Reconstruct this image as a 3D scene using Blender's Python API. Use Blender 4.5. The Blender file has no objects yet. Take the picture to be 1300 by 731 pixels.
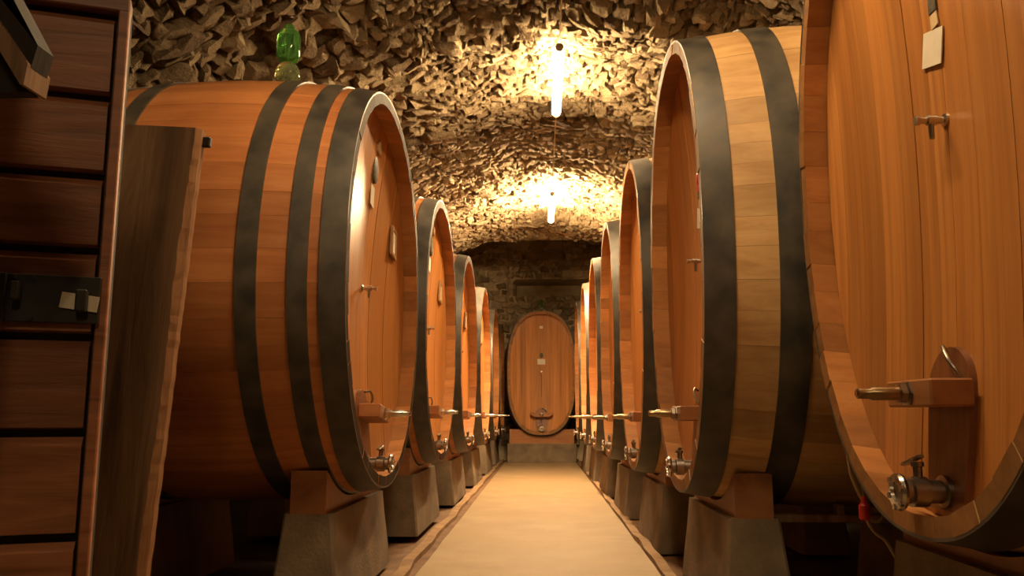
import bpy, math, random
import numpy as np
from mathutils import Vector, Matrix

# ------------------------------------------------------------------ camera, world, exposure
S = bpy.context.scene
COL = S.collection
cam_d = bpy.data.cameras.new('camera'); cam = bpy.data.objects.new('camera', cam_d); COL.objects.link(cam)
cam_d.sensor_width = 36.0; cam_d.lens = 1054.0/1300*36.0; cam_d.clip_start = 0.02
cam.location = (0, 0, 1.0)
cam.rotation_euler = (math.radians(90+8.765), 0, math.radians(1.987))
S.camera = cam
w = bpy.data.worlds.new('world'); S.world = w; w.use_nodes = True
w.node_tree.nodes['Background'].inputs[0].default_value = (0.9, 0.55, 0.28, 1)
w.node_tree.nodes['Background'].inputs[1].default_value = 0.02
S.view_settings.view_transform = 'Standard'; S.view_settings.look = 'None'
S.view_settings.exposure = 0.0; S.view_settings.gamma = 1.0
LAMP_STRENGTH = (105.0, 205.0, 320.0, 1080.0)   # one value per lamp, near to far
LAMP_COLOR = (1.0, 0.69, 0.36)
# lamps hang on the wire: (y0, y1)
LAMPS = [(-2.75, -1.22), (2.04, 3.57), (6.82, 8.35), (11.62, 13.2)]  # first lamp added out of view behind the camera, turned up to light the door
WIRE_X, WIRE_Z = 0.175, 4.2

rnd = random.Random(7)
nr = np.random.RandomState(3)

# ------------------------------------------------------------------ helpers
def tag(o, label=None, cat=None, group=None, kind=None):
    if label: o['label'] = label
    if cat: o['category'] = cat
    if group: o['group'] = group
    if kind: o['kind'] = kind
    return o

def empty(name, loc=(0, 0, 0), rot=(0, 0, 0)):
    o = bpy.data.objects.new(name, None); COL.objects.link(o)
    o.location = loc; o.rotation_euler = rot; o.empty_display_size = 0.1
    return o

class MB:
    def __init__(s): s.v = []; s.f = []
    def add(s, vs, fs):
        n = len(s.v); s.v += [tuple(p) for p in vs]; s.f += [tuple(i+n for i in f) for f in fs]; return s
    def box(s, c, d, rot=None, ch=0.0):
        """box centred c with dims d, optional Matrix rot, optional chamfer ch"""
        hx, hy, hz = d[0]/2, d[1]/2, d[2]/2
        if ch <= 0:
            vs = [(x, y, z) for x in (-hx, hx) for y in (-hy, hy) for z in (-hz, hz)]
            fs = [(0, 1, 3, 2), (4, 6, 7, 5), (0, 4, 5, 1), (2, 3, 7, 6), (0, 2, 6, 4), (1, 5, 7, 3)]
        else:
            vs = []; idx = {}
            for sx in (-1, 1):
                for sy in (-1, 1):
                    for sz in (-1, 1):
                        for ax in range(3):
                            p = [sx*hx, sy*hy, sz*hz]
                            for k in range(3):
                                if k != ax: p[k] -= ch*(1 if p[k] > 0 else -1)
                            idx[(sx, sy, sz, ax)] = len(vs); vs.append(tuple(p))
            fs = []
            for ax in range(3):
                a, b = [k for k in range(3) if k != ax]
                for sg in (-1, 1):
                    q = []
                    for u, v_ in ((-1, -1), (1, -1), (1, 1), (-1, 1)):
                        k = [0, 0, 0]; k[ax] = sg; k[a] = u; k[b] = v_
                        q.append(idx[(k[0], k[1], k[2], ax)])
                    fs.append(tuple(q if (sg > 0) == (ax != 1) else q[::-1]))
            for ax in range(3):     # edges along ax
                a, b = [k for k in range(3) if k != ax]
                for u in (-1, 1):
                    for v_ in (-1, 1):
                        def K(s_, which):
                            k = [0, 0, 0]; k[ax] = s_; k[a] = u; k[b] = v_
                            return idx[(k[0], k[1], k[2], which)]
                        fs.append((K(-1, a), K(1, a), K(1, b), K(-1, b)))
            for sx in (-1, 1):
                for sy in (-1, 1):
                    for sz in (-1, 1):
                        fs.append(tuple(idx[(sx, sy, sz, k)] for k in range(3)))
        M = rot if rot else Matrix.Identity(3)
        vs = [tuple(M @ Vector(p) + Vector(c)) for p in vs]
        return s.add(vs, fs)
    def lathe(s, prof, c=(0, 0, 0), axis='z', n=20, cap=True):
        """prof: list of (radius, height)"""
        vs = []; fs = []
        for r, h in prof:
            for i in range(n):
                a = 2*math.pi*i/n
                p = (r*math.cos(a), r*math.sin(a), h)
                if axis == 'x': p = (p[2], p[0], p[1])
                elif axis == 'y': p = (p[0], p[2], p[1])
                vs.append((p[0]+c[0], p[1]+c[1], p[2]+c[2]))
        for k in range(len(prof)-1):
            for i in range(n):
                j = (i+1) % n
                fs.append((k*n+i, k*n+j, (k+1)*n+j, (k+1)*n+i))
        if cap:
            fs.append(tuple(range(n))[::-1]); fs.append(tuple((len(prof)-1)*n+i for i in range(n)))
        return s.add(vs, fs)
    def tube(s, pts, r, n=8):
        pts = [Vector(p) for p in pts]; vs = []; fs = []
        up = Vector((0.13, 0.21, 0.97))
        for k, p in enumerate(pts):
            d = (pts[min(k+1, len(pts)-1)] - pts[max(k-1, 0)]).normalized()
            a = d.cross(up)
            if a.length < 1e-3: a = d.cross(Vector((1, 0, 0)))
            a.normalize(); b = d.cross(a)
            for i in range(n):
                t = 2*math.pi*i/n
                vs.append(p + (a*math.cos(t)+b*math.sin(t))*r)
        for k in range(len(pts)-1):
            for i in range(n):
                j = (i+1) % n
                fs.append((k*n+i, k*n+j, (k+1)*n+j, (k+1)*n+i))
        fs.append(tuple(range(n))[::-1]); fs.append(tuple((len(pts)-1)*n+i for i in range(n)))
        return s.add(vs, fs)
    def prism(s, outline, a, b, axis='x'):
        """outline 2D polygon extruded from a to b along axis; 2D coords are the other two axes in order"""
        n = len(outline); vs = []
        for h in (a, b):
            for u, v_ in outline:
                vs.append({'x': (h, u, v_), 'y': (u, h, v_), 'z': (u, v_, h)}[axis])
        fs = [tuple(range(n)), tuple(range(2*n-1, n-1, -1))]
        for i in range(n):
            j = (i+1) % n; fs.append((i, i+n, j+n, j))
        return s.add(vs, fs)
    def mesh(s, name, mat, smooth=True, ang=35):
        me = bpy.data.meshes.new(name); me.from_pydata([tuple(p) for p in s.v], [], s.f)
        fix_normals(me)
        if smooth:
            me.polygons.foreach_set('use_smooth', [True]*len(me.polygons))
            me.set_sharp_from_angle(angle=math.radians(ang))
        me.materials.append(mat); me.update()
        return me
    def build(s, name, mat, parent=None, smooth=True, ang=35):
        o = bpy.data.objects.new(name, s.mesh(name, mat, smooth, ang)); COL.objects.link(o)
        if parent: o.parent = parent
        return o

def fix_normals(me):
    import bmesh
    bm = bmesh.new(); bm.from_mesh(me); bmesh.ops.recalc_face_normals(bm, faces=bm.faces)
    bm.to_mesh(me); bm.free()

def children(o): return [c for c in bpy.data.objects if c.parent == o]
KIDS = {}
def copy_tree(o, loc, rot, label, parent=None):
    c = o.copy(); COL.objects.link(c); c.location = loc; c.rotation_euler = rot
    c['label'] = label
    for ch in KIDS.setdefault(o.name, children(o)):
        d = ch.copy(); COL.objects.link(d); d.parent = c
        for g in KIDS.setdefault(ch.name, children(ch)):
            e = g.copy(); COL.objects.link(e); e.parent = d
    return c

# ------------------------------------------------------------------ materials
def mat(name, rough=0.6, metal=0.0, spec=0.5):
    m = bpy.data.materials.new(name); m.use_nodes = True
    b = m.node_tree.nodes['Principled BSDF']
    b.inputs['Roughness'].default_value = rough; b.inputs['Metallic'].default_value = metal
    b.inputs['Specular IOR Level'].default_value = spec
    return m, m.node_tree.nodes, m.node_tree.links, b

def plain(name, col, rough=0.6, metal=0.0, var=0.15, scale=12):
    m, N, L, b = mat(name, rough, metal)
    tc = N.new('ShaderNodeTexCoord'); n = N.new('ShaderNodeTexNoise'); n.inputs['Scale'].default_value = scale
    n.inputs['Detail'].default_value = 5
    r = N.new('ShaderNodeValToRGB')
    r.color_ramp.elements[0].position = 0.3; r.color_ramp.elements[1].position = 0.7
    r.color_ramp.elements[0].color = tuple(c*(1-var) for c in col)+(1,)
    r.color_ramp.elements[1].color = tuple(min(1, c*(1+var)) for c in col)+(1,)
    L.new(tc.outputs['Object'], n.inputs['Vector']); L.new(n.outputs['Fac'], r.inputs['Fac'])
    L.new(r.outputs['Color'], b.inputs['Base Color'])
    return m

def wood(name, dark, mid, light, grain=(1, 1, 1), rough=0.4, rvar=0.35, scale=1.0, bump=0.15, stain=0.0, coat=0.0, spec=0.5):
    """grain: scale vector; small component = long direction of the grain"""
    m, N, L, b = mat(name, rough, 0.0, spec)
    tc = N.new('ShaderNodeTexCoord'); oi = N.new('ShaderNodeObjectInfo')
    mul = N.new('ShaderNodeVectorMath'); mul.operation = 'SCALE'; mul.inputs[0].default_value = (31, 17, 23)
    L.new(oi.outputs['Random'], mul.inputs['Scale'])
    add = N.new('ShaderNodeVectorMath'); add.operation = 'ADD'
    L.new(tc.outputs['Object'], add.inputs[0]); L.new(mul.outputs[0], add.inputs[1])
    mp = N.new('ShaderNodeMapping'); mp.inputs['Scale'].default_value = tuple(g*scale for g in grain)
    L.new(add.outputs[0], mp.inputs['Vector'])
    n1 = N.new('ShaderNodeTexNoise'); n1.inputs['Scale'].default_value = 1.0; n1.inputs['Detail'].default_value = 8
    n1.inputs['Roughness'].default_value = 0.65; n1.inputs['Distortion'].default_value = 0.6
    L.new(mp.outputs[0], n1.inputs['Vector'])
    r = N.new('ShaderNodeValToRGB'); e = r.color_ramp.elements
    e[0].position = 0.28; e[0].color = dark+(1,); e[1].position = 0.75; e[1].color = light+(1,)
    k = e.new(0.5); k.color = mid+(1,)
    L.new(n1.outputs['Fac'], r.inputs['Fac'])
    # board to board variation
    hsv = N.new('ShaderNodeHueSaturation')
    mr = N.new('ShaderNodeMapRange'); mr.inputs['To Min'].default_value = 1-rvar; mr.inputs['To Max'].default_value = 1+rvar*0.6
    L.new(oi.outputs['Random'], mr.inputs['Value']); L.new(mr.outputs[0], hsv.inputs['Value'])
    L.new(r.outputs['Color'], hsv.inputs['Color'])
    out = hsv.outputs[0]
    if stain > 0:
        n2 = N.new('ShaderNodeTexNoise'); n2.inputs['Scale'].default_value = 1.7; n2.inputs['Detail'].default_value = 6
        L.new(tc.outputs['Object'], n2.inputs['Vector'])
        mr2 = N.new('ShaderNodeMapRange'); mr2.inputs['From Min'].default_value = 0.45; mr2.inputs['From Max'].default_value = 0.75
        mr2.inputs['To Max'].default_value = stain; L.new(n2.outputs['Fac'], mr2.inputs['Value'])
        mx = N.new('ShaderNodeMixRGB'); mx.blend_type = 'MULTIPLY'; mx.inputs[2].default_value = (0.45, 0.36, 0.3, 1)
        L.new(mr2.outputs[0], mx.inputs[0]); L.new(out, mx.inputs[1]); out = mx.outputs[0]
    L.new(out, b.inputs['Base Color'])
    rr = N.new('ShaderNodeMapRange'); rr.inputs['To Min'].default_value = rough-0.08; rr.inputs['To Max'].default_value = rough+0.12
    L.new(n1.outputs['Fac'], rr.inputs['Value']); L.new(rr.outputs[0], b.inputs['Roughness'])
    if coat: b.inputs['Coat Weight'].default_value = coat; b.inputs['Coat Roughness'].default_value = 0.18
    bp = N.new('ShaderNodeBump'); bp.inputs['Strength'].default_value = bump; bp.inputs['Distance'].default_value = 0.01
    L.new(n1.outputs['Fac'], bp.inputs['Height']); L.new(bp.outputs[0], b.inputs['Normal'])
    return m

M_HEAD = wood('head_oak', (0.34, 0.128, 0.034), (0.46, 0.19, 0.052), (0.58, 0.26, 0.078), (9, 22, 0.55), 0.36, 0.22, bump=0.08, coat=0.03, spec=0.2)
M_STAVE_L = wood('stave_oak_reddish', (0.36, 0.12, 0.04), (0.47, 0.18, 0.06), (0.58, 0.25, 0.09), (0.8, 14, 14), 0.42, 0.22, bump=0.12, stain=0.6)
M_STAVE_R = wood('stave_oak_pale', (0.46, 0.26, 0.10), (0.60, 0.37, 0.16), (0.72, 0.48, 0.23), (0.8, 14, 14), 0.5, 0.22, bump=0.15, stain=0.6)
M_BLOCK = wood('block_oak', (0.22, 0.085, 0.03), (0.31, 0.125, 0.042), (0.39, 0.17, 0.06), (5, 1.2, 9), 0.55, 0.15, bump=0.2)
M_DOORW = wood('shutter_pine', (0.19, 0.075, 0.036), (0.34, 0.135, 0.066), (0.48, 0.2, 0.10), (2.2, 6, 22), 0.4, 0.3, bump=0.3, stain=0.7)
M_OLD = wood('weathered_plank', (0.12, 0.07, 0.038), (0.33, 0.195, 0.11), (0.50, 0.31, 0.18), (16, 16, 1.3), 0.75, 0.2, bump=0.5, stain=0.5)
M_OLDEDGE = wood('plank_raw_edge', (0.16, 0.07, 0.03), (0.27, 0.13, 0.055), (0.42, 0.22, 0.1), (20, 20, 2.0), 0.8, 0.2, bump=0.6)
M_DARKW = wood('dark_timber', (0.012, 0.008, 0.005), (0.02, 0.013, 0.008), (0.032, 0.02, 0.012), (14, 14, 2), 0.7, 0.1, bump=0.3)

def hoop_mat():
    m, N, L, b = mat('hoop_iron', 0.42, 0.0, 0.5)
    tc = N.new('ShaderNodeTexCoord'); n = N.new('ShaderNodeTexNoise'); n.inputs['Scale'].default_value = 7; n.inputs['Detail'].default_value = 9
    L.new(tc.outputs['Object'], n.inputs['Vector'])
    r = N.new('ShaderNodeValToRGB'); e = r.color_ramp.elements
    e[0].position = 0.35; e[0].color = (0.035, 0.033, 0.03, 1); e[1].position = 0.8; e[1].color = (0.11, 0.09, 0.065, 1)
    L.new(n.outputs['Fac'], r.inputs['Fac']); L.new(r.outputs['Color'], b.inputs['Base Color'])
    rr = N.new('ShaderNodeMapRange'); rr.inputs['To Min'].default_value = 0.3; rr.inputs['To Max'].default_value = 0.65
    L.new(n.outputs['Fac'], rr.inputs['Value']); L.new(rr.outputs[0], b.inputs['Roughness'])
    return m
M_HOOP = hoop_mat()
M_STEEL = plain('steel', (0.55, 0.52, 0.48), 0.25, 1.0, 0.1)
M_BRASS = plain('aged_bronze', (0.36, 0.26, 0.15), 0.32, 1.0, 0.15)
M_DSTEEL = plain('dull_steel', (0.30, 0.27, 0.24), 0.35, 1.0, 0.2, 20)
M_IRON = plain('black_iron', (0.03, 0.027, 0.024), 0.5, 0.3, 0.3, 20)
M_PAPER = plain('paper', (0.72, 0.66, 0.55), 0.8, 0, 0.06)
M_CARD = plain('yellowed_card', (0.6, 0.45, 0.26), 0.8, 0, 0.1)
M_SEAL = plain('slate_seal', (0.09, 0.08, 0.06), 0.6, 0, 0.4, 40)
M_RED = plain('red_plastic', (0.55, 0.03, 0.02), 0.4, 0, 0.1)
M_CORD = plain('cord', (0.42, 0.32, 0.17), 0.6, 0, 0.1)
M_FRAME = plain('frame_wood', (0.35, 0.2, 0.09), 0.5, 0, 0.2, 30)

def concrete(name, c0, c1, scale=3.0, rough=0.85, bump=0.3, c2=None):
    m, N, L, b = mat(name, rough)
    tc = N.new('ShaderNodeTexCoord'); n = N.new('ShaderNodeTexNoise'); n.inputs['Scale'].default_value = scale; n.inputs['Detail'].default_value = 10
    n.inputs['Roughness'].default_value = 0.6
    ge = N.new('ShaderNodeNewGeometry')
    L.new(ge.outputs['Position'], n.inputs['Vector'])
    r = N.new('ShaderNodeValToRGB'); e = r.color_ramp.elements
    e[0].position = 0.3; e[0].color = c0+(1,); e[1].position = 0.72; e[1].color = c1+(1,)
    L.new(n.outputs['Fac'], r.inputs['Fac'])
    out = r.outputs['Color']
    if c2:
        n3 = N.new('ShaderNodeTexNoise'); n3.inputs['Scale'].default_value = 0.9; n3.inputs['Detail'].default_value = 5
        mp = N.new('ShaderNodeMapping'); mp.inputs['Scale'].default_value = (1, 0.6, 1); L.new(ge.outputs['Position'], mp.inputs[0]); L.new(mp.outputs[0], n3.inputs['Vector'])
        mr = N.new('ShaderNodeMapRange'); mr.inputs['From Min'].default_value = 0.42; mr.inputs['From Max'].default_value = 0.66; L.new(n3.outputs['Fac'], mr.inputs['Value'])
        mx = N.new('ShaderNodeMixRGB'); mx.inputs[2].default_value = c2+(1,); L.new(mr.outputs[0], mx.inputs[0]); L.new(out, mx.inputs[1]); out = mx.outputs[0]
    L.new(out, b.inputs['Base Color'])
    n2 = N.new('ShaderNodeTexNoise'); n2.inputs['Scale'].default_value = scale*14; n2.inputs['Detail'].default_value = 6
    L.new(ge.outputs['Position'], n2.inputs['Vector'])
    bp = N.new('ShaderNodeBump'); bp.inputs['Strength'].default_value = bump; bp.inputs['Distance'].default_value = 0.01
    L.new(n2.outputs['Fac'], bp.inputs['Height']); L.new(bp.outputs[0], b.inputs['Normal'])
    return m
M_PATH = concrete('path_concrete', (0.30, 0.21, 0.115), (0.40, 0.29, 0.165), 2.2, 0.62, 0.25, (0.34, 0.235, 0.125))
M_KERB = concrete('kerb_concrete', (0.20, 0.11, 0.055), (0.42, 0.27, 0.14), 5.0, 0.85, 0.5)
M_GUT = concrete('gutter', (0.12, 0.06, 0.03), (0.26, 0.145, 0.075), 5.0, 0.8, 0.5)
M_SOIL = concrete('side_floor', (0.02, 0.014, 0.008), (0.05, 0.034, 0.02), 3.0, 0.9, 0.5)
M_PIER = concrete('pier_concrete', (0.11, 0.08, 0.05), (0.25, 0.185, 0.12), 3.5, 0.85, 0.5)

def stone_mat(name, mult=1.0, dark=False):
    m, N, L, b = mat(name, 0.88, 0, 0.25)
    ge = N.new('ShaderNodeNewGeometry')
    n = N.new('ShaderNodeTexNoise'); n.inputs['Scale'].default_value = 16; n.inputs['Detail'].default_value = 10; n.inputs['Roughness'].default_value = 0.7
    L.new(ge.outputs['Position'], n.inputs['Vector'])
    at = N.new('ShaderNodeAttribute'); at.attribute_name = 'tint'
    ad = N.new('ShaderNodeMath'); ad.operation = 'MULTIPLY_ADD'; ad.inputs[1].default_value = 0.55
    L.new(n.outputs['Fac'], ad.inputs[0])
    sc = N.new('ShaderNodeMath'); sc.operation = 'MULTIPLY'; sc.inputs[1].default_value = 0.5
    L.new(at.outputs['Fac'], sc.inputs[0]); L.new(sc.outputs[0], ad.inputs[2])
    r = N.new('ShaderNodeValToRGB'); e = r.color_ramp.elements
    if dark:
        e[0].position = 0.2; e[0].color = (0.035, 0.025, 0.014, 1); e[1].position = 0.6; e[1].color = (0.13, 0.095, 0.05, 1)
    else:
        e[0].position = 0.22; e[0].color = (0.13*mult, 0.082*mult, 0.042*mult, 1); e[1].position = 0.85; e[1].color = (0.55*mult, 0.44*mult, 0.27*mult, 1)
        k = e.new(0.5); k.color = (0.32*mult, 0.235*mult, 0.135*mult, 1)
    L.new(ad.outputs[0], r.inputs['Fac']); L.new(r.outputs['Color'], b.inputs['Base Color'])
    n2 = N.new('ShaderNodeTexNoise'); n2.inputs['Scale'].default_value = 20; n2.inputs['Detail'].default_value = 10; n2.inputs['Roughness'].default_value = 0.72
    L.new(ge.outputs['Position'], n2.inputs['Vector'])
    bp = N.new('ShaderNodeBump'); bp.inputs['Strength'].default_value = 1.0; bp.inputs['Distance'].default_value = 0.09
    L.new(n2.outputs['Fac'], bp.inputs['Height']); L.new(bp.outputs[0], b.inputs['Normal'])
    return m
M_STONE = stone_mat('rubble_stone', 0.88)
M_MORTAR = stone_mat('mortar', dark=True)
M_STONE_W = stone_mat('brightened_wall_stone', 1.6)  # stone colour raised to stand in for light missing on the end wall
M_STONE_D = stone_mat('dim_wall_stone', 0.75)
M_MORTAR_W = plain('brightened_lime_mortar', (0.46, 0.36, 0.22), 0.9, 0, 0.35, 2.5)  # smeared wall mortar, also lightened because the end wall gets little lamp light

# ------------------------------------------------------------------ structure
def struct(name, mb, m, parent=None, smooth=False):
    o = mb.build(name, m, parent, smooth); o['kind'] = 'structure'; return o

VX, VW = 0.05, 4.05
YEND = 20.0
def vnoise(x, y, seed):
    """smooth value noise, numpy"""
    xi = np.floor(x).astype(int); yi = np.floor(y).astype(int); fx = x-xi; fy = y-yi
    fx = fx*fx*(3-2*fx); fy = fy*fy*(3-2*fy)
    def h(a, b_):
        n = (a*374761393 + b_*668265263 + seed*1442695041) & 0x7fffffff
        n = ((n ^ (n >> 13))*1274126177) & 0x7fffffff
        return ((n ^ (n >> 16)) & 0xffff)/65535.0
    return (h(xi, yi)*(1-fx)+h(xi+1, yi)*fx)*(1-fy)+(h(xi, yi+1)*(1-fx)+h(xi+1, yi+1)*fx)*fy
def crest(Y, u):
    """rise of the vault above z=1 ; u 0..1 across (0 right, 1 left)"""
    Yj = Y + (vnoise(u*9, Y*0+3.3, 5)-0.5)*0.5
    return np.interp(Yj, [0, 6.3, 6.9, 9.25, 9.6, 10.5, 11.5, 15.75, 16.1, 20.4], [3.62, 3.62, 3.36, 3.36, 3.62, 3.60, 3.42, 3.42, 4.25, 4.30])
def vault(th, Y, off=0.0):
    th = np.asarray(th, float); Y = np.asarray(Y, float)
    u = th/np.pi
    d = (vnoise(th*5.5, Y*1.6, 11)-0.5)*0.11 + (vnoise(th*2.0, Y*0.6, 2)-0.5)*0.08 - off
    C = crest(Y, u)
    return np.stack([VX+(VW+d)*np.cos(th), Y, 1.0+(C+d)*np.sin(th)], -1)

def grid_mesh(P, name, m, parent=None, tint=0.3):
    a, b_ = P.shape[:2]
    idx = np.arange(a*b_).reshape(a, b_)
    q = np.stack([idx[:-1, :-1], idx[1:, :-1], idx[1:, 1:], idx[:-1, 1:]], -1).reshape(-1, 4)
    me = bpy.data.meshes.new(name); me.from_pydata(P.reshape(-1, 3).tolist(), [], q.tolist())
    at = me.attributes.new('tint', 'FLOAT', 'POINT'); at.data.foreach_set('value', np.full(a*b_, tint, dtype=np.float32))
    me.materials.append(m); me.update()
    o = bpy.data.objects.new(name, me); COL.objects.link(o)
    if parent: o.parent = parent
    return o
TH = np.linspace(0, math.pi, 90); YY = np.concatenate([np.linspace(-4.0, 3, 14)[:-1], np.linspace(3, YEND+0.3, 150)])
T2, Y2 = np.meshgrid(TH, YY, indexing='ij')
ceiling = grid_mesh(vault(T2, Y2, -0.035), 'ceiling', M_MORTAR); tag(ceiling, 'rubble stone barrel vault of the cellar', None, None, 'structure')

def stone_cells(s0, s1, t0, t1, ds, dt, to3, gap=(0.06, 0.16), hgt=(0.02, 0.10), drop=0.05, tilt=0.35, skip=None, jit=0.3):
    """hex-brick cells with jittered shared corners on a (s,t) sheet; returns list of (verts Nx3, tint). to3(s,t,height)->3D"""
    nt = int((t1-t0)/dt); ns = int((s1-s0)/ds)
    cs = {}
    def corner(i, j):      # lattice of points: column i (half cells), row j
        k = (i, j)
        if k not in cs:
            cs[k] = (s0+(i*0.5+nr.uniform(-jit, jit)*0.55)*ds, t0+(j+nr.uniform(-jit, jit)*0.8)*dt)
        return cs[k]
    V = []; Tn = []
    H = []
    for j in range(nt):
        sh = j % 2
        for i in range(ns):
            if nr.rand() < drop: continue
            b_ = 2*i+sh
            pl6 = np.array([corner(b_, j), corner(b_+1, j), corner(b_+2, j), corner(b_+2, j+1), corner(b_+1, j+1), corner(b_, j+1)])
            c = pl6.mean(0)
            if skip is not None and skip(c[0], c[1]): continue
            poly = np.empty((12, 2)); poly[0::2] = pl6; poly[1::2] = (pl6+np.roll(pl6, -1, 0))/2
            poly += nr.uniform(-0.11, 0.11, (12, 2))*np.array([ds, dt])
            poly[0::2] = c+(poly[0::2]-c)*0.93
            g = nr.uniform(*gap); base = c+(poly-c)*(1.02-g*0.5); top = c+(poly-c)*(0.86-g-nr.uniform(0.0, 0.2))
            h = nr.uniform(*hgt); tv = nr.uniform(-tilt, tilt, 2)
            if nr.rand() < 0.16:
                k_ = nr.uniform(1.3, 1.75); base = c+(base-c)*k_; top = c+(top-c)*k_; h += 0.35*hgt[1]
            hs = h+((top-c)@tv) + nr.uniform(-0.2, 0.2, 12)*h
            hs = np.clip(hs, 0.004, None)
            cc = c+nr.uniform(-0.2, 0.2, 2)*np.array([ds, dt])
            hc = h*nr.uniform(0.8, 1.5)
            S_ = np.concatenate([base[:, 0], top[:, 0], [cc[0]]]); T_ = np.concatenate([base[:, 1], top[:, 1], [cc[1]]])
            Hh = np.concatenate([np.full(12, -0.03), hs, [hc]])
            V.append(np.stack([S_, T_, Hh], -1)); Tn.append(np.clip(nr.normal(0.5, 0.25), 0, 1))
    V = np.array(V); sh_ = V.shape
    P = to3(V[..., 0].ravel(), V[..., 1].ravel(), V[..., 2].ravel()).reshape(sh_[0], sh_[1], 3)
    return P, np.array(Tn)
SF = [(i, (i+1) % 12, 12+(i+1) % 12, 12+i) for i in range(12)] + [(12+i, 12+(i+1) % 12, 24) for i in range(12)]
def finish(me, m, tints):
    at = me.attributes.new('tint', 'FLOAT', 'POINT'); at.data.foreach_set('value', tints.astype(np.float32))
    me.polygons.foreach_set('use_smooth', [True]*len(me.polygons)); me.set_sharp_from_angle(angle=math.radians(38))
    me.materials.append(m); me.update()
def stones_joined(P, T, name, m, parent):
    n = len(P); vs = P.reshape(-1, 3)
    fs = [tuple(v+25*k for v in f) for k in range(n) for f in SF]
    me = bpy.data.meshes.new(name); me.from_pydata(vs.tolist(), [], fs)
    finish(me, m, np.repeat(T, 25))
    o = bpy.data.objects.new(name, me); COL.objects.link(o); o.parent = parent; o['kind'] = 'stuff'
    return o
def stones_single(P, T, name, m, parent):
    for p, t in zip(P, T):
        c = p.mean(0)
        me = bpy.data.meshes.new(name); me.from_pydata((p-c).tolist(), [], SF)
        finish(me, m, np.full(25, t))
        o = bpy.data.objects.new(name, me); COL.objects.link(o); o.parent = parent; o.location = c.tolist()
RS = 3.8
def v3(s, t, h):
    s2 = s+0.16*(vnoise(s*2.1, t*2.3, 21)-0.5)+0.07*(vnoise(s*5, t*5, 22)-0.5); t2 = t+0.2*(vnoise(s*1.9+7, t*2.2, 23)-0.5)+0.08*(vnoise(s*5.3, t*4.7, 24)-0.5)
    return vault(s2/RS, t2, h)
# coarse stones on the left flank near the camera, finer rubble everywhere else
A_, TA = stone_cells(math.radians(106)*RS, math.radians(178)*RS, 1.6, 9.4, 0.20, 0.125, v3, gap=(0.03, 0.18), hgt=(0.01, 0.07), tilt=0.35, drop=0.07, jit=0.4)
B_, TB = stone_cells(math.radians(8)*RS, math.radians(176)*RS, 1.6, YEND+0.1, 0.118, 0.086, v3, gap=(0.03, 0.16), hgt=(0.008, 0.042), tilt=0.3, drop=0.06,
                     skip=lambda s, t: s > math.radians(108)*RS and t < 9.3)
ALLP = np.concatenate([A_, B_]); ALLT = np.concatenate([TA, TB])
# those that show largest in the view
fw = np.array([-0.0343, 0.9877, 0.1524]); rt = np.array([0.9994, 0.0347, 0]); upv = np.cross(rt, fw)
cen = ALLP.mean(1)-np.array([0, 0, 1.0]); dep = cen@fw; px = 650+1054*(cen@rt)/dep; py = 365.5-1054*(cen@upv)/dep
size = np.linalg.norm(ALLP[:, 12]-ALLP[:, 18], axis=1)/dep
occ = (px < 500) & (py > 112)
occ |= (px < 160) | (px > 1015) | ((px > 845) & (py > 45))
inv = (px > -5) & (px < 1300) & (py > -5) & (py < 400) & (dep > 1) & ~occ
score = np.where(inv, size, 0); order = np.argsort(-score)[:300]
msk = np.zeros(len(ALLP), bool); msk[order] = True
stones_single(ALLP[msk], ALLT[msk], 'stone', M_STONE, ceiling)
stones_joined(ALLP[~msk], ALLT[~msk], 'rubble', M_STONE, ceiling)

# side walls below the springing
for nm, sx in (('wall_left', -1), ('wall_right', 1)):
    yy, zz = np.meshgrid(np.linspace(-4, YEND+0.3, 60), np.linspace(-0.1, 1.05, 6), indexing='ij')
    P = np.stack([VX+sx*(VW+(vnoise(yy*1.3, zz*3, 8)-0.5)*0.1), yy, zz], -1)
    o = grid_mesh(P, nm, M_MORTAR); o['kind'] = 'structure'
    Q, tq = stone_cells(3.4, YEND, 0.0, 1.05, 0.22, 0.13, lambda s, t, h: np.stack([VX+sx*(VW-h), s, t], -1), hgt=(0.02, 0.08))
    stones_joined(Q, tq, 'rubble', M_STONE, o)
# wall behind the camera
struct('wall_front', MB().box((0, -4.1, 2.5), (9, 0.2, 5.4)), M_STONE_D)
# end wall with its recesses (a wide opening band below the crown)
HOLES = [(-0.42, 0.62, 4.88, 5.10), (1.55, 2.1, 4.55, 5.08), (-0.62, 1.15, 3.95, 4.28)]
def inhole(x, z, m=0.0):
    return any(a-m < x < b_+m and c-m < z < d-0+m for a, b_, c, d in HOLES)
xs = np.linspace(-4.3, 4.4, 121); zs = np.linspace(-0.1, 5.8, 85)
XX, ZZ = np.meshgrid(xs, zs, indexing='ij')
niche = (np.abs(XX-0.65) < 1.45) & (ZZ > 3.6) & (ZZ < 5.15)
D = np.where(niche, 0.12, 0.0)
for a, b_, c, d in HOLES: D = np.where((XX > a) & (XX < b_) & (ZZ > c) & (ZZ < d), 0.75, D)
wall_back = grid_mesh(np.stack([XX, YEND+D+0.05*vnoise(XX*3, ZZ*3, 4), ZZ], -1), 'wall_back', M_MORTAR_W); wall_back['kind'] = 'structure'
def w3(s, t, h):
    nd = np.where((np.abs(s-0.65) < 1.45) & (t > 3.6) & (t < 5.15), 0.12, 0.0)
    return np.stack([s, YEND+nd+0.02-h, t], -1)
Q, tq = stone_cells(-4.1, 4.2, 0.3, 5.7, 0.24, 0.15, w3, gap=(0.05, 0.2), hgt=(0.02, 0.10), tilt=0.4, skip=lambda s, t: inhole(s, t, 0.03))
stones_joined(Q, tq, 'rubble', M_STONE_W, wall_back)

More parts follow.
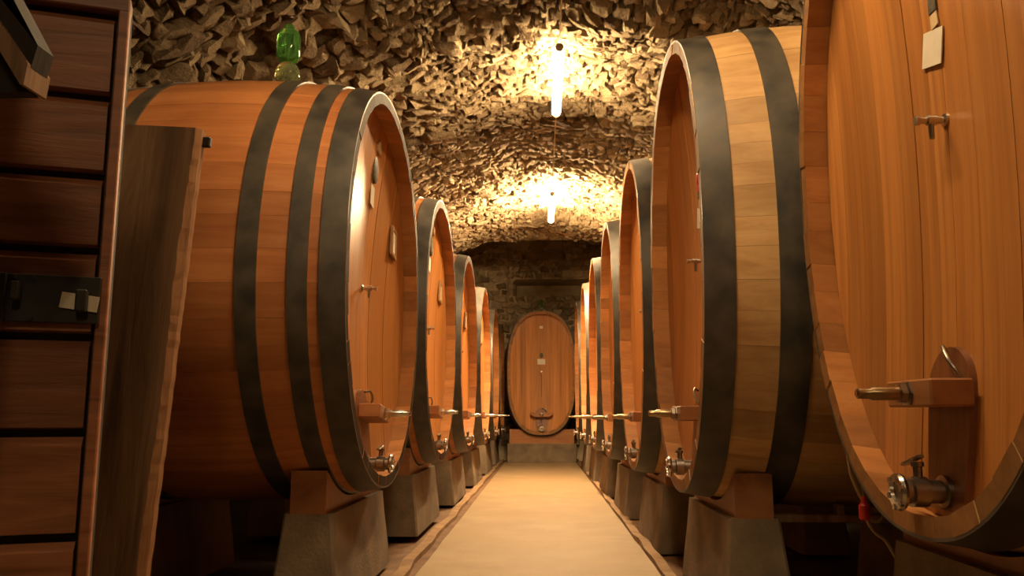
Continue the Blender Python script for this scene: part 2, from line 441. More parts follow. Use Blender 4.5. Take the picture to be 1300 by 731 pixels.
# floor: sunken side strips, raised path with kerbs
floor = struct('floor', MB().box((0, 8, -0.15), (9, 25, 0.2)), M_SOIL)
def strip(name, x0, x1, z0, z1, m, parent, amp=0.0, seed=1, n=140, nx=6):
    ys = np.linspace(-3.9, 19.9, n); xs_ = np.linspace(x0, x1, nx)
    Xg, Yg = np.meshgrid(xs_, ys, indexing='ij')
    e = np.minimum((Xg-x0), (x1-Xg))
    rimn = (vnoise(Yg*2.3, Xg*0+seed, seed)-0.5)*amp
    Xg2 = Xg + rimn*np.where(np.arange(nx)[:, None] % (nx-1) == 0, 1, 0.7)
    Z = z0+(z1-z0)*(Xg-x0)/(x1-x0) + (vnoise(Yg*3, Xg*6, seed+4)-0.5)*amp*0.5
    P = np.stack([Xg2, Yg, Z], -1)
    lo = P.copy(); lo[..., 2] = -0.12
    P = np.concatenate([lo[:1], P, lo[-1:]], 0)
    o = grid_mesh(P, name, m, parent); o.data.polygons.foreach_set('use_smooth', [False]*len(o.data.polygons)); return o
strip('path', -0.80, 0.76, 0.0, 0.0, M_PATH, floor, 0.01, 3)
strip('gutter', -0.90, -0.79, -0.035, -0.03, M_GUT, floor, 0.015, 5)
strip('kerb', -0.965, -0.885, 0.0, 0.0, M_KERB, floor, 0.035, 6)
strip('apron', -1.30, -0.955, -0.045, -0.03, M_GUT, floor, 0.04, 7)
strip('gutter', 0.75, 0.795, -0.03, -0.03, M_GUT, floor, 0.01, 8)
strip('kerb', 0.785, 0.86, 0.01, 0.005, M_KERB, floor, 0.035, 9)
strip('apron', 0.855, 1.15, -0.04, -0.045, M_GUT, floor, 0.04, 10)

# ------------------------------------------------------------------ barrels
def sep(a, n):
    c, s_ = math.cos(a), math.sin(a)
    return math.copysign(abs(c)**(2/n), c), math.copysign(abs(s_)**(2/n), s_)
def ring_angles(hd, hh, n, weights):
    A = np.linspace(0, 2*math.pi, 2001); pts = np.array([[hd*sep(a, n)[0], hh*sep(a, n)[1]] for a in A])
    s_ = np.concatenate([[0], np.cumsum(np.linalg.norm(np.diff(pts, axis=0), axis=1))]); s_ /= s_[-1]
    c = np.concatenate([[0], np.cumsum(weights)]); c /= c[-1]
    return np.interp(c, s_, A)

M_ENDG = wood('dusty_end_grain', (0.02, 0.014, 0.008), (0.034, 0.022, 0.013), (0.055, 0.034, 0.019), (8, 8, 8), 0.6, 0.2, bump=0.2)
M_CHIME = wood('chime_inside_oak', (0.30, 0.12, 0.035), (0.42, 0.18, 0.055), (0.52, 0.25, 0.08), (2, 12, 12), 0.5, 0.3, bump=0.15)
M_ENDR = wood('brown_end_grain', (0.2, 0.09, 0.036), (0.3, 0.15, 0.06), (0.4, 0.21, 0.09), (8, 8, 8), 0.6, 0.2, bump=0.2)
for m_ in (M_ENDG, M_ENDR):
    m_.node_tree.nodes['Principled BSDF'].inputs['Specular IOR Level'].default_value = 0.08
THK = 0.06; CROZE = 0.105
def make_barrel(name, hd, hh, n, L, bulge, hoops, m_stave, label, group, nst=50, nboards=13, kind='left'):
    """front face at local x=0 looking +x, body runs to x=-L; local z=0 is the lowest point of the chime"""
    root = empty(name); tag(root, label, 'barrel', group)
    R_ = random.Random(hash(kind) % 1 + len(kind)*13 + nst)
    wts = [R_.uniform(0.75, 1.3) for _ in range(nst)]
    ang = ring_angles(hd, hh, n, wts)+0.03
    def P(a, d, off, jit=0.0):
        b_ = bulge*(1-((d-L/2)/(L/2))**2)+jit
        c, s_ = sep(a, n)
        return (-d, (hd+b_-off)*c, hh+(hh+b_-off)*s_)
    K = 7; st = [L*k/(K-1) for k in range(K)]
    for i in range(nst):
        a0, a1 = ang[i]+0.0004, ang[i+1]-0.0004; am = (a0+a1)/2; jt = R_.uniform(-0.0004, 0.0006); ed = R_.uniform(-0.003, 0.003)
        vs = []; fs = []
        for k, d in enumerate(st):
            dd = d + (ed if k == 0 else 0)
            vs += [P(a0, dd, 0, jt), P(am, dd, 0, jt), P(a1, dd, 0, jt), P(a1, dd, THK), P(a0, dd, THK)]
        for k in range(K-1):
            for q in range(5):
                r2 = (q+1) % 5; fs.append((k*5+q, k*5+r2, k*5+5+r2, k*5+5+q))
        fs.append((0, 1, 2, 3, 4)); fs.append(tuple((K-1)*5+q for q in (4, 3, 2, 1, 0)))
        so = MB().add(vs, fs).build('stave', m_stave, root)
        if True:
            so.data.materials.append(M_ENDG if kind == 'left' else M_ENDR); so.data.materials.append(M_CHIME)
            for fi in range(6): so.data.polygons[fi*5+3].material_index = 2
            for pl in so.data.polygons:
                if pl.normal.x > 0.8 and pl.center.x > -0.02: pl.material_index = 1
    # hoops, following the bulge
    for d0, d1 in hoops+[(L-b_, L-a) for a, b_ in hoops]:
        NN = 120; vs = []; fs = []
        ds = [d0, (d0+d1)/2, d1]
        for i in range(NN):
            a = 2*math.pi*i/NN
            vs += [P(a, d, -0.009) for d in ds]+[P(a, d, 0.002) for d in ds[::-1]]
        for i in range(NN):
            j = (i+1) % NN
            for q in range(6):
                r2 = (q+1) % 6; fs.append((i*6+q, j*6+q, j*6+r2, i*6+r2))
        MB().add(vs, fs).build('hoop', M_HOOP, root)
    # front head: vertical boards, dished
    rd, rh = hd-THK+0.012, hh-THK+0.012
    def hx(y, z):
        r2 = min(1.0, (abs(y)/rd)**2+(abs(z)/rh)**2)
        return -CROZE-0.08*(1-r2)
    def zmax(y):
        u = min(1, abs(y)/rd); return rh*max(0.0, (1-u**n))**(1/n)
    bw = [R_.uniform(0.7, 1.35) for _ in range(nboards)]; cb = np.concatenate([[0], np.cumsum(bw)]); cb = -rd+2*rd*cb/cb[-1]
    for i in range(nboards):
        y0, y1 = cb[i]+0.0012, cb[i+1]-0.0012; NY, NZ = 4, 14; vs = []; fs = []; ed = R_.uniform(-0.002, 0.002)
        for q in range(NY+1):
            y = y0+(y1-y0)*q/NY; zm = zmax(y)
            for k in range(NZ+1):
                z = -zm+2*zm*k/NZ; vs.append((hx(y, z)+ed, y, hh+z))
        nn = (NY+1)*(NZ+1)
        vs += [(x-0.04, y, z) for x, y, z in vs[:nn]]
        I = lambda q, k, b_=0: b_*nn+q*(NZ+1)+k
        for q in range(NY):
            for k in range(NZ):
                fs.append((I(q, k), I(q+1, k), I(q+1, k+1), I(q, k+1)))
            fs.append((I(q, 0), I(q, 0, 1), I(q+1, 0, 1), I(q+1, 0))); fs.append((I(q, NZ), I(q+1, NZ), I(q+1, NZ, 1), I(q, NZ, 1)))
        for k in range(NZ):
            fs.append((I(0, k), I(0, k+1), I(0, k+1, 1), I(0, k, 1))); fs.append((I(NY, k), I(NY, k, 1), I(NY, k+1, 1), I(NY, k+1)))
        me = MB().add(vs, fs)
        me.build('head_board', M_HEAD, root, ang=50)
    # rear head
    NN = 60; vs = []
    for x in (-L+0.12, -L+0.16):
        for i in range(NN):
            c, s_ = sep(2*math.pi*i/NN, n); vs.append((x, rd*c, hh+rh*s_))
    fs = [tuple(range(NN)), tuple(range(2*NN-1, NN-1, -1))]+[(i, (i+1) % NN, NN+(i+1) % NN, NN+i) for i in range(NN)]
    MB().add(vs, fs).build('rear_head', M_HEAD, root)
    # ---- fittings
    cz = hh                     # local centre height
    X = lambda y, z: hx(y, z-cz)
    far = kind == 'end'
    zb = 0.43                   # crossbar centre above the chime bottom
    bl = 0.50 if far else 0.31
    xh = X(0, zb)
    # manway door: arched top, straight sides narrowing down
    zr = [zb-0.355, zb-0.27, zb-0.18, zb-0.09, zb]+[zb+0.01+0.135*math.sin(t) for t in np.linspace(0.15, math.pi/2-0.06, 8)]
    wr = [0.112, 0.12, 0.127, 0.133, 0.135]+[0.135*math.cos(t) for t in np.linspace(0.15, math.pi/2-0.06, 8)]
    vs = []; fs = []
    for z_, w_ in zip(zr, wr):
        for q in (-1, -0.5, 0, 0.5, 1): vs.append((X(q*w_, z_)+0.022, q*w_, z_))
        for q in (1, 0.5, 0, -0.5, -1): vs.append((X(q*w_, z_)-0.03, q*w_, z_))
    for k in range(len(zr)-1):
        for q in range(10):
            fs.append((k*10+q, k*10+(q+1) % 10, k*10+10+(q+1) % 10, k*10+10+q))
    fs.append(tuple(range(10))[::-1]); fs.append(tuple((len(zr)-1)*10+q for q in range(10)))
    MB().add(vs, fs).build('manway_door', M_DOORP, root, ang=40)
    dh = [(xh+0.022, 0.0, zb+0.13), (xh+0.045, 0.03, zb+0.142), (xh+0.055, 0.06, zb+0.125), (xh+0.055, 0.085, zb+0.095), (xh+0.04, 0.098, zb+0.06), (xh+0.022, 0.10, zb+0.03)]
    MB().tube(dh, 0.0075, 10).build('door_handle', M_DSTEEL, root)
    cbm = MB()
    if far:
        cbm.prism([(-bl/2, zb+0.045), (bl/2, zb+0.045), (bl/2, zb+0.01), (bl/2-0.1, zb-0.05), (-bl/2+0.1, zb-0.05), (-bl/2, zb+0.01)], xh+0.02, xh+0.15)
    else:
        cbm.box((xh+0.085, 0, zb), (0.13, bl, 0.083), ch=0.006)
    xb = cbm.build('crossbar', M_BLOCK, root)
    sp = MB().lathe([(0.02, 0), (0.022, 0.01), (0.022, 0.11), (0.017, 0.118), (0.017, 0.155), (0.010, 0.16)], (xh+0.15, 0, zb), 'x', 16).build('spindle', M_STEEL if kind != 'right' else M_BRASS, root)
    MB().lathe([(0.042, 0), (0.042, 0.008), (0.034, 0.012), (0.034, 0.03), (0.026, 0.032)], (xh+0.148, 0, zb), 'x', 6).build('nut', M_STEEL if kind != 'right' else M_DSTEEL, sp)
    # drain valve with clamp flange and lever
    zv = zb-0.30; xv = X(0, zv)+0.005
    va = MB().lathe([(0.05, 0), (0.05, 0.015), (0.036, 0.02), (0.036, 0.06), (0.046, 0.065), (0.046, 0.11), (0.036, 0.115), (0.036, 0.15)], (xv-0.005+0.02, 0, zv), 'x', 24).build('drain_valve', M_DSTEEL, root)
    MB().lathe([(0.034, 0.0), (0.054, 0.002), (0.058, 0.012), (0.054, 0.022), (0.03, 0.024), (0.026, 0.006)], (xv+0.15, 0, zv), 'x', 24).build('flange', M_STEEL, va)
    MB().lathe([(0.014, 0), (0.014, 0.035), (0.02, 0.037), (0.02, 0.05)], (xv+0.10, 0, zv+0.04), 'z', 10).box((xv+0.10, -0.035, zv+0.093), (0.022, 0.13, 0.010), Matrix.Rotation(0.25, 3, 'X'), 0.002).build('lever', M_DSTEEL, va)
    for k in range(6):
        a = k*math.pi/3+0.3
        MB().lathe([(0.010, 0), (0.010, 0.016)], (xv+0.161, 0.048*math.cos(a), zv+0.048*math.sin(a)), 'x', 6).build('bolt', M_STEEL, va)
    # sampling tap at mid height
    zt = cz+0.02; xt = X(0, zt)
    tp = MB().lathe([(0.022, 0), (0.022, 0.008), (0.012, 0.012), (0.012, 0.03), (0.017, 0.032), (0.017, 0.062), (0.011, 0.066), (0.011, 0.085), (0.016, 0.087), (0.016, 0.1)], (xt, 0, zt), 'x', 14).build('sampling_tap', M_STEEL, root)
    MB().lathe([(0.010, 0), (0.008, -0.05)], (xt+0.05, 0, zt-0.012), 'z', 10).build('spout', M_DSTEEL, tp)
    # marks at the upper centre
    def card(y, z, wy, wz, m, nm, rot=0.0, off=0.006, th=0.004):
        MB().box((0, 0, 0), (th, wy, wz), Matrix.Rotation(rot, 3, 'X'))
        o = MB().box((X(y, z)+off, y, z), (th, wy, wz), Matrix.Rotation(rot, 3, 'X') @ Matrix.Rotation(0.0, 3, 'Z')).build(nm, m, root, smooth=False); return o
    def disc(y, z, ry, rz, m, nm, th=0.014):
        vs = [(X(y, z)+dx, y+ry*k*math.cos(t), z+rz*k*math.sin(t)) for dx, k in ((-0.008, 1), (th*0.6, 1), (th, 0.82)) for t in np.linspace(0, 2*math.pi, 20, endpoint=False)]
        fs = [tuple(range(20)), tuple(range(59, 39, -1))]+[(k*20+i, k*20+(i+1) % 20, k*20+20+(i+1) % 20, k*20+20+i) for k in (0, 1) for i in range(20)]
        return MB().add(vs, fs).build(nm, m, root)
    if kind == 'left':
        disc(0.02, cz+1.00, 0.045, 0.05, M_FRAME, 'round_tag'); disc(0.02, cz+0.84, 0.06, 0.095, M_SEAL, 'oval_seal')
        card(0.03, cz+0.66, 0.10, 0.145, M_PAPER, 'paper_label')['label'] = 'white paper label'
        fy, fz = 0.70, cz+0.56
        fx = X(fy, fz)
        fr = MB()
        for dy, dz, a, b_ in ((0, 0.095, 0.17, 0.028), (0, -0.095, 0.17, 0.028), (0.071, 0, 0.028, 0.165), (-0.071, 0, 0.028, 0.165)):
            fr.box((fx+0.012, fy+dy, fz+dz), (0.022, a, b_), ch=0.003)
        f_ = fr.build('label_frame', M_FRAME, root, smooth=False)
        MB().box((fx+0.006, fy, fz), (0.02, 0.12, 0.165)).build('framed_card', M_PAPER, f_, smooth=False)
    elif kind == 'right':
        card(-0.03, cz+0.285, 0.135, 0.12, M_PAPER, 'paper_label', -0.25)['label'] = 'white paper label'
        card(0.0, cz+0.375, 0.045, 0.06, M_CARD, 'small_card', 0.1, 0.005)
        card(0.0, cz+0.45, 0.05, 0.10, M_SEAL, 'brand_plate', 0.0, 0.004, 0.006)
    else:
        card(0.0, cz+1.0, 0.07, 0.06, M_PAPER, 'top_tag'); disc(0, cz+0.38, 0.04, 0.055, M_SEAL, 'oval_seal')
        card(0.0, cz+0.24, 0.17, 0.12, M_PAPER, 'paper_label')['label'] = 'white paper label'
        card(0.0, cz-0.42, 0.014, 0.8, M_SEAL, 'level_gauge', 0, 0.004, 0.006)
    return root

M_DOORP = wood('manway_oak', (0.12, 0.045, 0.018), (0.20, 0.075, 0.028), (0.27, 0.11, 0.04), (8, 20, 0.8), 0.42, 0.1, bump=0.12)

HO_L = [(0.0, 0.125), (0.18, 0.275), (0.42, 0.52)]
HO_R = [(0.0, 0.145), (0.345, 0.485)]
LH, RH = 1.20, 1.30
lb = make_barrel('wine_barrel', 1.20, LH, 2.12, 1.69, 0.085, HO_L, M_STAVE_L,
                 'huge round oak barrel nearest on the left, green bottle on top', 'oak barrels in the left row', kind='left')
rb = make_barrel('wine_barrel', 0.93, RH, 2.2, 1.8, 0.085, HO_R, M_STAVE_R,
                 'huge oval oak barrel nearest on the right, its face cut off by the photo edge', 'oak barrels in the right row', kind='right')
eb = make_barrel('wine_barrel', 0.74, 1.344, 2.55, 1.5, 0.06, HO_R, M_STAVE_L,
                 'tall oval oak barrel facing the camera at the far end of the aisle', None, nst=40, nboards=12, kind='end')

# placements
LB = [(-0.95, 5.165, 0.58, 7), (-0.92, 7.785, 0.60, 7), (-0.89, 10.405, 0.58, 5), (-0.86, 13.02, 0.58, 4), (-0.84, 15.62, 0.58, 4), (-0.84, 18.22, 0.58, 3)]
LT = ['', 'huge round oak barrel second in the left row, behind the nearest one', 'third round oak barrel in the left row, under the far lamp\'s glow',
      'fourth oak barrel in the left row, only its narrow face showing', 'fifth oak barrel in the left row, a thin sliver', 'last oak barrel in the left row, beside the end barrel']
def roll_loc(x, y, zbot, hh, rr, sgn=1):
    """rolled about its own axis (through the centre)"""
    c = Vector((0, 0, hh)); R3 = Matrix.Rotation(rr, 3, 'X')
    d = c - R3 @ c
    return (x, y+d.y, zbot+d.z)
for i, (x, y, z, deg) in enumerate(LB):
    rr = -math.radians(deg)
    loc = roll_loc(x, y, z, LH, rr)
    # local y mirrored so that the framed card sits towards the far side: rotate by roll only
    if i == 0: lb.location = loc; lb.rotation_euler = (rr, 0, 0)
    else: copy_tree(lb, loc, (rr, 0, 0), LT[i])
RB = [(1.15, 2.66, 0.64), (0.78, 4.86, 0.585), (0.76, 7.08, 0.565), (0.735, 9.3, 0.555), (0.715, 11.5, 0.56), (0.695, 13.7, 0.56), (0.68, 15.9, 0.56)]
RT = ['', 'second oval oak barrel on the right, pale staves between two black hoops, red seal', 'third oval barrel in the right row, black chime hoop edge-on',
      'fourth oval barrel in the right row', 'fifth oval barrel in the right row, a narrow upright strip', 'sixth oval barrel in the right row, a thin strip', 'last oval barrel in the right row, beside the end barrel']
rbs = []
for i, (x, y, z) in enumerate(RB):
    if i == 0: rb.location = (x, y, z); rb.rotation_euler = (0, 0, math.pi); rbs.append(rb)
    else: rbs.append(copy_tree(rb, (x, y, z), (0, 0, math.pi), RT[i]))
eb.location = (0.012, 18.2, 0.60); eb.rotation_euler = (0, 0, -math.pi/2)
# red wax seal on the second right-hand barrel
sl = MB().lathe([(0.035, -0.005), (0.037, 0.006), (0.028, 0.012)], (-0.17, 0, RH+0.52), 'x', 12).box((-0.168, 0.0, RH+0.47), (0.012, 0.03, 0.06)).build('wax_seal', M_RED, rbs[1]); sl['label'] = 'red seal'

# ------------------------------------------------------------------ piers and cradles
def make_pier(L_, dx, top, splay=0.05):
    """origin on the floor at the centre; long side along y, outer face towards +x"""
    b0 = 0.0
    hx0, hx1, hy0, hy1 = dx/2+splay, dx/2, L_/2+splay, L_/2
    vs = []
    lv = [(0, 0), (0.34, 0.3), (0.7, 0.72), (1, 1)]
    for t, s_ in lv:
        x = hx0+(hx1-hx0)*s_; y = hy0+(hy1-hy0)*s_; z = t*top; c = 0.015
        vs += [(-x+c, -y, z), (x-c, -y, z), (x, -y+c, z), (x, y-c, z), (x-c, y, z), (-x+c, y, z), (-x, y-c, z), (-x, -y+c, z)]
    fs = []
    for k in range(len(lv)-1):
        for i in range(8):
            j = (i+1) % 8; fs.append((k*8+i, k*8+j, k*8+8+j, k*8+8+i))
    fs.append(tuple(range(8))[::-1]); fs.append(tuple(8*(len(lv)-1)+i for i in range(8)))
    return MB().add(vs, fs)
def make_cradle(L_, dx, z0, hh, hd, zbot, bul, n):
    """timber beam hollowed to the barrel outline; local origin at floor under barrel centre"""
    ys = np.linspace(-L_/2, L_/2, 25); top = []
    for y in ys:
        u = abs(y)/(hd+bul)
        zc = zbot+hh-(hh+bul)*max(0, 1-u**n)**(1/n) - 0.004
        top.append(min(zc-0.0, 0.715))
    out = [(y, t) for y, t in zip(ys, top)]+[(L_/2, z0), (-L_/2, z0)]
    out = [(-L_/2, z0), (L_/2, z0)]+[(y, t) for y, t in zip(ys[::-1], top[::-1])]
    vs = [(x, u, v_) for x in (-dx/2, dx/2) for u, v_ in out]; nn = len(out)
    fs = [(i, (i+1) % nn, nn+(i+1) % nn, nn+i) for i in range(nn)]
    # strip caps
    m_ = len(ys)
    for b_ in (0, nn):
        bot = [b_+0, b_+1]; tops = [b_+2+k for k in range(m_)]   # tops run from +L/2 to -L/2
        mid = m_//2
        for k in range(mid): fs.append((bot[1], tops[k], tops[k+1]))
        fs.append((bot[0], bot[1], tops[mid]))
        for k in range(mid, m_-1): fs.append((bot[0], tops[k], tops[k+1]))
    return MB().add(vs, fs)
side_words = [('left', LB, -1, LH, 1.20, 2.12, 1.42), ('right', RB, 1, RH, 0.93, 2.2, 1.12)]
ordn = ['nearest', 'second', 'third', 'fourth', 'fifth', 'sixth', 'seventh']
for side, arr, sg, hh, hd, nn_, L_ in side_words:
    for q, (dist, dpt, word) in enumerate(((0.28, 0.0, 'front'), (1.36, 0.0, 'rear'))):
        bul = 0.09*(1-((dist-0.95)/0.95)**2)
        pm = cm = None
        for i, b_ in enumerate(arr):
            x, y, z = b_[0]+sg*dist, b_[1], b_[2]
            dz = z-0.58
            if pm is None or (side == 'right' and i <= 1):
                pm = make_pier(L_, 0.26, 0.49+dz, 0.05).mesh('concrete_pier', M_PIER, False)
                cm = make_cradle(L_, 0.19, 0.49+dz, hh, hd, z, bul, nn_).mesh('timber_cradle', M_BLOCK, False)
                bz = z
            o = bpy.data.objects.new('concrete_pier', pm); COL.objects.link(o); o.location = (x, y, z-bz-0.05)
            o.scale = (1, 1, 1.0)
            tag(o, f'tapered concrete pier, {word} support of the {ordn[i]} barrel on the {side}', 'pier', f'concrete piers under the {side} row')
            o.location.z = z-bz-0.03 if False else 0.0
            o.location.z = (z-bz) - 0.0
            c = bpy.data.objects.new('timber_cradle', cm); COL.objects.link(c); c.location = (x, y, z-bz)
            tag(c, f'hollowed timber cradle, {word} one under the {ordn[i]} barrel on the {side}', 'cradle', f'timber cradles under the {side} row')
# end barrel support
o = MB().box((0, 0, 0.19), (1.5, 0.5, 0.44), ch=0.01).build('concrete_pier', M_PIER, None, False); o.location = (0.012, 18.55, -0.0)
o.data.transform(Matrix.Translation((0, 0, 0.0))); tag(o, 'wide concrete block under the end barrel', 'pier')
o = MB().box((0, 0, 0), (1.42, 0.2, 0.19), ch=0.006)
cm = make_cradle(1.4, 0.22, 0.41, 1.344, 0.74, 0.60, 0.03, 2.55)
o = cm.build('timber_cradle', M_BLOCK, None, False); o.location = (0.012, 18.42, 0); o.rotation_euler = (0, 0, math.pi/2)
tag(o, 'timber cradle beam under the end barrel, on its concrete block', 'cradle')

# ------------------------------------------------------------------ lamps and wire
def emis(name, col, st):
    m = bpy.data.materials.new(name); m.use_nodes = True; N = m.node_tree.nodes; L = m.node_tree.links
    N.clear(); e = N.new('ShaderNodeEmission'); e.inputs[0].default_value = col+(1,); e.inputs[1].default_value = st
    o = N.new('ShaderNodeOutputMaterial'); L.new(e.outputs[0], o.inputs[0]); return m
M_TUBES = [emis('lamp_tube_glow', LAMP_COLOR, q) for q in LAMP_STRENGTH]
M_WIRE = plain('wire', (0.45, 0.38, 0.28), 0.5, 0, 0.1)
M_CAP = plain('lamp_cap', (0.5, 0.42, 0.3), 0.5, 0, 0.1)
LLAB = ['added unseen tube lamp behind the viewer on the ceiling wire', 'tube lamp over the nearest barrels, above the frame', 'glowing tube lamp nearer to the viewer, hung lengthwise on the wire', 'glowing tube lamp farther down the vault, smaller one']
for (y0, y1), lab, M_TUBE in zip(LAMPS, LLAB, M_TUBES):
    t = empty('tube_lamp', (WIRE_X, (y0+y1)/2, WIRE_Z)); tag(t, lab, 'lamp', 'tube lamps on the wire')
    h = (y1-y0)/2; r = 0.045
    MB().lathe([(r*0.6, -h), (r, -h+0.03), (r, h-0.03), (r*0.6, h)], (0, 0, -0.055), 'y', 20).build('glowing_tube', M_TUBE, t)
    for s_ in (-1, 1):
        MB().lathe([(0.03, 0), (0.036, 0.01*s_), (0.036, 0.05*s_), (0.015, 0.06*s_)], (0, s_*h, -0.055), 'y', 16).build('end_cap', M_CAP, t)
MB().tube([(WIRE_X, -3.98, WIRE_Z+0.03)]+[(WIRE_X, y, WIRE_Z-0.01*math.sin((y+4)*math.pi/9)**2) for y in np.linspace(-3.5, 13.5, 30)]+[(WIRE_X, 13.75, 4.36)], 0.006, 6).build('lamp_wire', M_WIRE)
tag(bpy.data.objects['lamp_wire'], 'thin wire stretched along the crown of the vault carrying the lamps', 'wire')

# ------------------------------------------------------------------ bottles on the barrels
def glass(name, col, rough=0.03):
    m = bpy.data.materials.new(name); m.use_nodes = True; b = m.node_tree.nodes['Principled BSDF']
    b.inputs['Base Color'].default_value = col+(1,); b.inputs['Roughness'].default_value = rough
    b.inputs['Transmission Weight'].default_value = 0.9; b.inputs['IOR'].default_value = 1.35
    return m
M_GREEN = glass('green_glass', (0.25, 0.75, 0.22))
M_GREEN2 = glass('pale_green_glass', (0.62, 0.78, 0.45))
def bottle(loc, lab, s_=1.0):
    t = empty('fermentation_bottle', loc); tag(t, lab, 'bottle')
    z = lambda a: a*s_
    MB().lathe([(z(0.028), z(0.0)), (z(0.032), z(0.05)), (z(0.066), z(0.10)), (z(0.082), z(0.15)), (z(0.082), z(0.19)), (z(0.06), z(0.235)), (z(0.035), z(0.25))], (0, 0, 0), 'z', 28).build('lower_bulb', M_GREEN2, t)
    MB().lathe([(z(0.03), z(0.252)), (z(0.066), z(0.27)), (z(0.078), z(0.30)), (z(0.078), z(0.42)), (z(0.066), z(0.465)), (z(0.035), z(0.49)), (z(0.028), z(0.50)), (z(0.034), z(0.508)), (z(0.022), z(0.522))], (0, 0, 0), 'z', 28).build('upper_bulb', M_GREEN, t)
    MB().lathe([(z(0.038), z(-0.02)), (z(0.03), z(0.07))], (0, 0, 0), 'z', 18).build('bung', M_GREENB, t)
M_GREENB = plain('green_rubber', (0.05, 0.28, 0.06), 0.4, 0, 0.1)
bottle((-1.675, 5.19, 3.075), 'green two-bulb glass bottle standing on the nearest left barrel')
bottle((0.02, 18.9, 3.36), 'small green glass bottle on top of the end barrel', 0.5)

# ------------------------------------------------------------------ plank shutter at the left edge
dr = empty('plank_door', (-1.012, 1.90, 0.0), (0, 0, math.radians(20)))
tag(dr, 'dark red-brown door of horizontal planks with an iron lock, left foreground', 'door')
zz = [0.03, 0.27, 0.505, 0.735, 0.965, 1.182, 1.385, 1.565, 1.76, 1.97]
DL = 0.95
for i in range(len(zz)-1):
    z0, z1 = zz[i]+0.006, zz[i+1]-0.012
    # chamfered plank: sloping upper lip, proud lower part
    out = [(0.0, z0), (-0.026, z0+0.004), (-0.028, z1-0.018), (-0.010, z1), (0.0, z1)]
    MB().prism([(y, z) for y, z in out], -DL, -0.032, 'x').build('plank', M_DOORW, dr, smooth=False)
MB().box((-DL/2, 0.016, 0.99), (DL, 0.028, 1.99)).build('backing', M_DARKW, dr, smooth=False)
MB().box((-0.012, -0.012, 1.01), (0.024, 0.034, 2.01), ch=0.003).build('stile', M_DOORW, dr, smooth=False)
MB().box((-DL/2, -0.004, 1.995), (DL, 0.052, 0.036), ch=0.003).build('top_rail', M_DOORW, dr, smooth=False)
lk = MB().box((-0.155, -0.036, 1.262), (0.235, 0.014, 0.108), ch=0.002).build('lock_plate', M_IRON, dr, smooth=False)
MB().box((-0.235, -0.047, 1.262), (0.016, 0.012, 0.108), ch=0.002).box((-0.205, -0.06, 1.275), (0.016, 0.03, 0.04), ch=0.002).build('bolt_staple', M_IRON, lk, smooth=False)
MB().box((-0.072, -0.056, 1.258), (0.024, 0.03, 0.05), ch=0.003).build('keeper', M_IRON, lk, smooth=False)
tk = MB().box((-0.078, -0.047, 1.256), (0.078, 0.003, 0.036), Matrix.Rotation(0.12, 3, 'Y')).build('paper_packet', M_PAPER, None, smooth=False)
tk.parent = lk; tk['label'] = 'white folded packet'
for dx, dz in ((-0.26, 0.045), (-0.15, 0.045), (-0.05, 0.045), (-0.26, -0.045), (-0.05, -0.045)):
    MB().lathe([(0.006, 0), (0.005, -0.004)], (-0.155+dx*0.4, -0.043, 1.262+dz), 'y', 8).build('nail_head', M_IRON, lk)

for q_ in (lk,): q_.location.x = 0.022
# weathered plank standing behind the door's edge
pk = empty('weathered_plank', (-1.385, 2.62, 0.0), (0, math.radians(3.7), 0)); tag(pk, 'rough weathered grey-brown plank standing upright behind the door edge', 'plank')
R_ = random.Random(5)
nz = 75; vs = []; fs = []
HP = 1.955
for k in range(nz+1):
    z = HP*k/nz
    j = R_.uniform(-0.003, 0.002)+0.004*math.sin(k*0.19); j2 = R_.uniform(-0.0018, 0.0012)
    top = 0.0
    vs += [(-0.16, -0.02, z), (0.118+j, -0.024, z), (0.136+j2, -0.004, z), (0.134+j2, 0.03, z), (-0.16, 0.03, z)]
for k in range(nz):
    for q in range(5):
        r2 = (q+1) % 5; fs.append((k*5+q, k*5+r2, k*5+5+r2, k*5+5+q))
fs += [(4, 3, 2, 1, 0), tuple(nz*5+q for q in range(5))]
o = MB().add(vs, fs).build('board', M_OLD, pk, smooth=False)
o.data.materials.append(M_OLDEDGE)
for p in o.data.polygons:
    c = p.center
    if c.x > 0.121 and abs(p.normal.z) < 0.8: p.material_index = 1
MB().box((0.145, 0.02, HP-0.035), (0.03, 0.02, 0.035), ch=0.004).build('iron_catch', M_IRON, pk)

# dark bracket in the upper left corner
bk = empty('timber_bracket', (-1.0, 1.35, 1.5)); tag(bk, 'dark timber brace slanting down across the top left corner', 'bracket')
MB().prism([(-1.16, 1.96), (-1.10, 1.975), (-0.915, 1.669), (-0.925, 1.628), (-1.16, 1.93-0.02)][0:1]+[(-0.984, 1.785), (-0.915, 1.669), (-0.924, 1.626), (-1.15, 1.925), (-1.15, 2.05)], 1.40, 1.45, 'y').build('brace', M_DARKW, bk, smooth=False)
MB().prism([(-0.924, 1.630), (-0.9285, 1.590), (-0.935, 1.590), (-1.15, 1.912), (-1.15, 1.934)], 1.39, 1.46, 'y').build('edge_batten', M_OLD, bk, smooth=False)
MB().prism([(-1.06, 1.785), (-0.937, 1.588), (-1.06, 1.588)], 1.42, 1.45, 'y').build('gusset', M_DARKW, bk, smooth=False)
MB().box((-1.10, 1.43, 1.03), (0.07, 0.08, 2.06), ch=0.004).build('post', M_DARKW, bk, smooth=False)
for c in children(bk): c.data.transform(Matrix.Translation((1.0, -1.35, -1.5)))
bk.location = (-1.10, 1.43, 0.0)
for c in children(bk): c.data.transform(Matrix.Translation((0.10, -0.08, 1.5)))

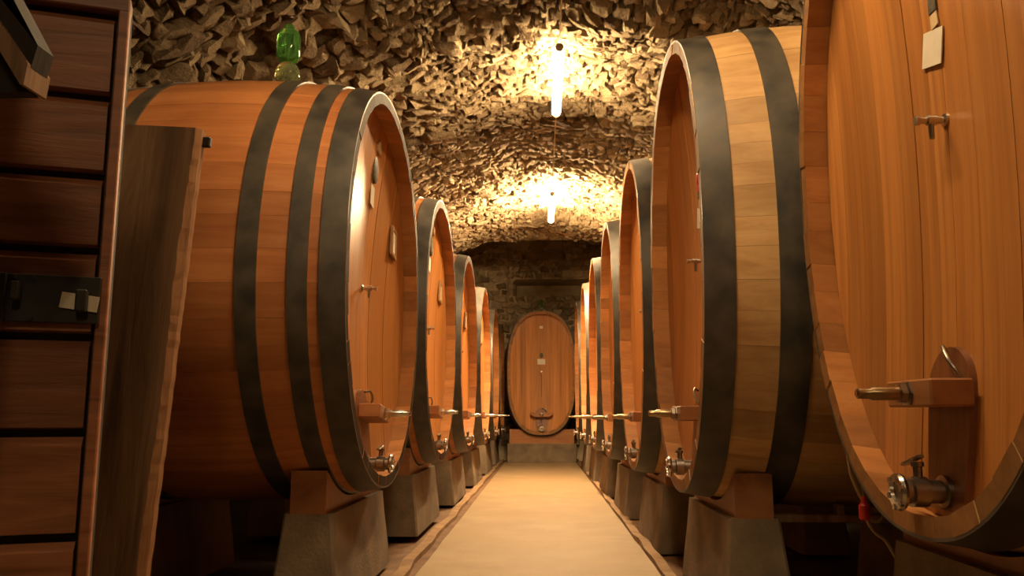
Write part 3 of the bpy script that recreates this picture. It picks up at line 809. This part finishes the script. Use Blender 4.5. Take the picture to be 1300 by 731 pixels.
# ------------------------------------------------------------------ cord with a red plug by the nearest right barrel, ledge behind
o = MB().box((1.60, 4.5, 0.477), (0.80, 0.07, 0.04), ch=0.004).box((1.545, 4.5, 0.522), (0.035, 0.07, 0.05), ch=0.003).build('spacer_rail', M_OLD, None, False)
tag(o, 'short timber rail with an upturned stop between the piers of the second right barrel', 'rail')
cord = [(1.24, 3.40, 1.06), (1.215, 3.42, 0.95), (1.222, 3.42, 0.869), (1.229, 3.42, 0.777), (1.255, 3.42, 0.701), (1.277, 3.42, 0.655), (1.282, 3.42, 0.595), (1.313, 3.42, 0.544), (1.356, 3.42, 0.505), (1.42, 3.43, 0.36), (1.44, 3.44, 0.12), (1.5, 3.46, -0.04)]
def smooth_path(p, n=6):
    out = []
    for i in range(len(p)-1):
        p0 = Vector(p[max(i-1, 0)]); p1 = Vector(p[i]); p2 = Vector(p[i+1]); p3 = Vector(p[min(i+2, len(p)-1)])
        for k in range(n):
            t = k/n; out.append(0.5*((2*p1)+(-p0+p2)*t+(2*p0-5*p1+4*p2-p3)*t*t+(-p0+3*p1-3*p2+p3)*t**3))
    out.append(Vector(p[-1])); return out
ct = empty('hanging_cord', (1.5, 3.3, -0.05)); tag(ct, 'pale cord with a red plug hanging beside the nearest right barrel', 'cord')
o = MB().tube(smooth_path(cord), 0.007).build('cord', M_CORD); o.parent = ct; o.data.transform(Matrix.Translation((-1.5, -3.3, 0.05)))
loop = [(1.275, 3.43, 0.73), (1.283, 3.43, 0.66), (1.295, 3.43, 0.61), (1.31, 3.43, 0.589), (1.335, 3.43, 0.592), (1.351, 3.43, 0.62), (1.352, 3.43, 0.70)]
o = MB().tube(smooth_path(loop), 0.006).build('loop', M_CORD); o.parent = ct; o.data.transform(Matrix.Translation((-1.5, -3.3, 0.05)))
o = MB().lathe([(0.016, 0), (0.021, 0.005), (0.021, 0.055), (0.012, 0.065), (0.009, 0.09)], (1.268, 3.405, 0.597), 'z', 14).build('red_plug', M_RED); o.parent = ct; o.data.transform(Matrix.Translation((-1.5, -3.3, 0.05))); o['label'] = 'red plug'
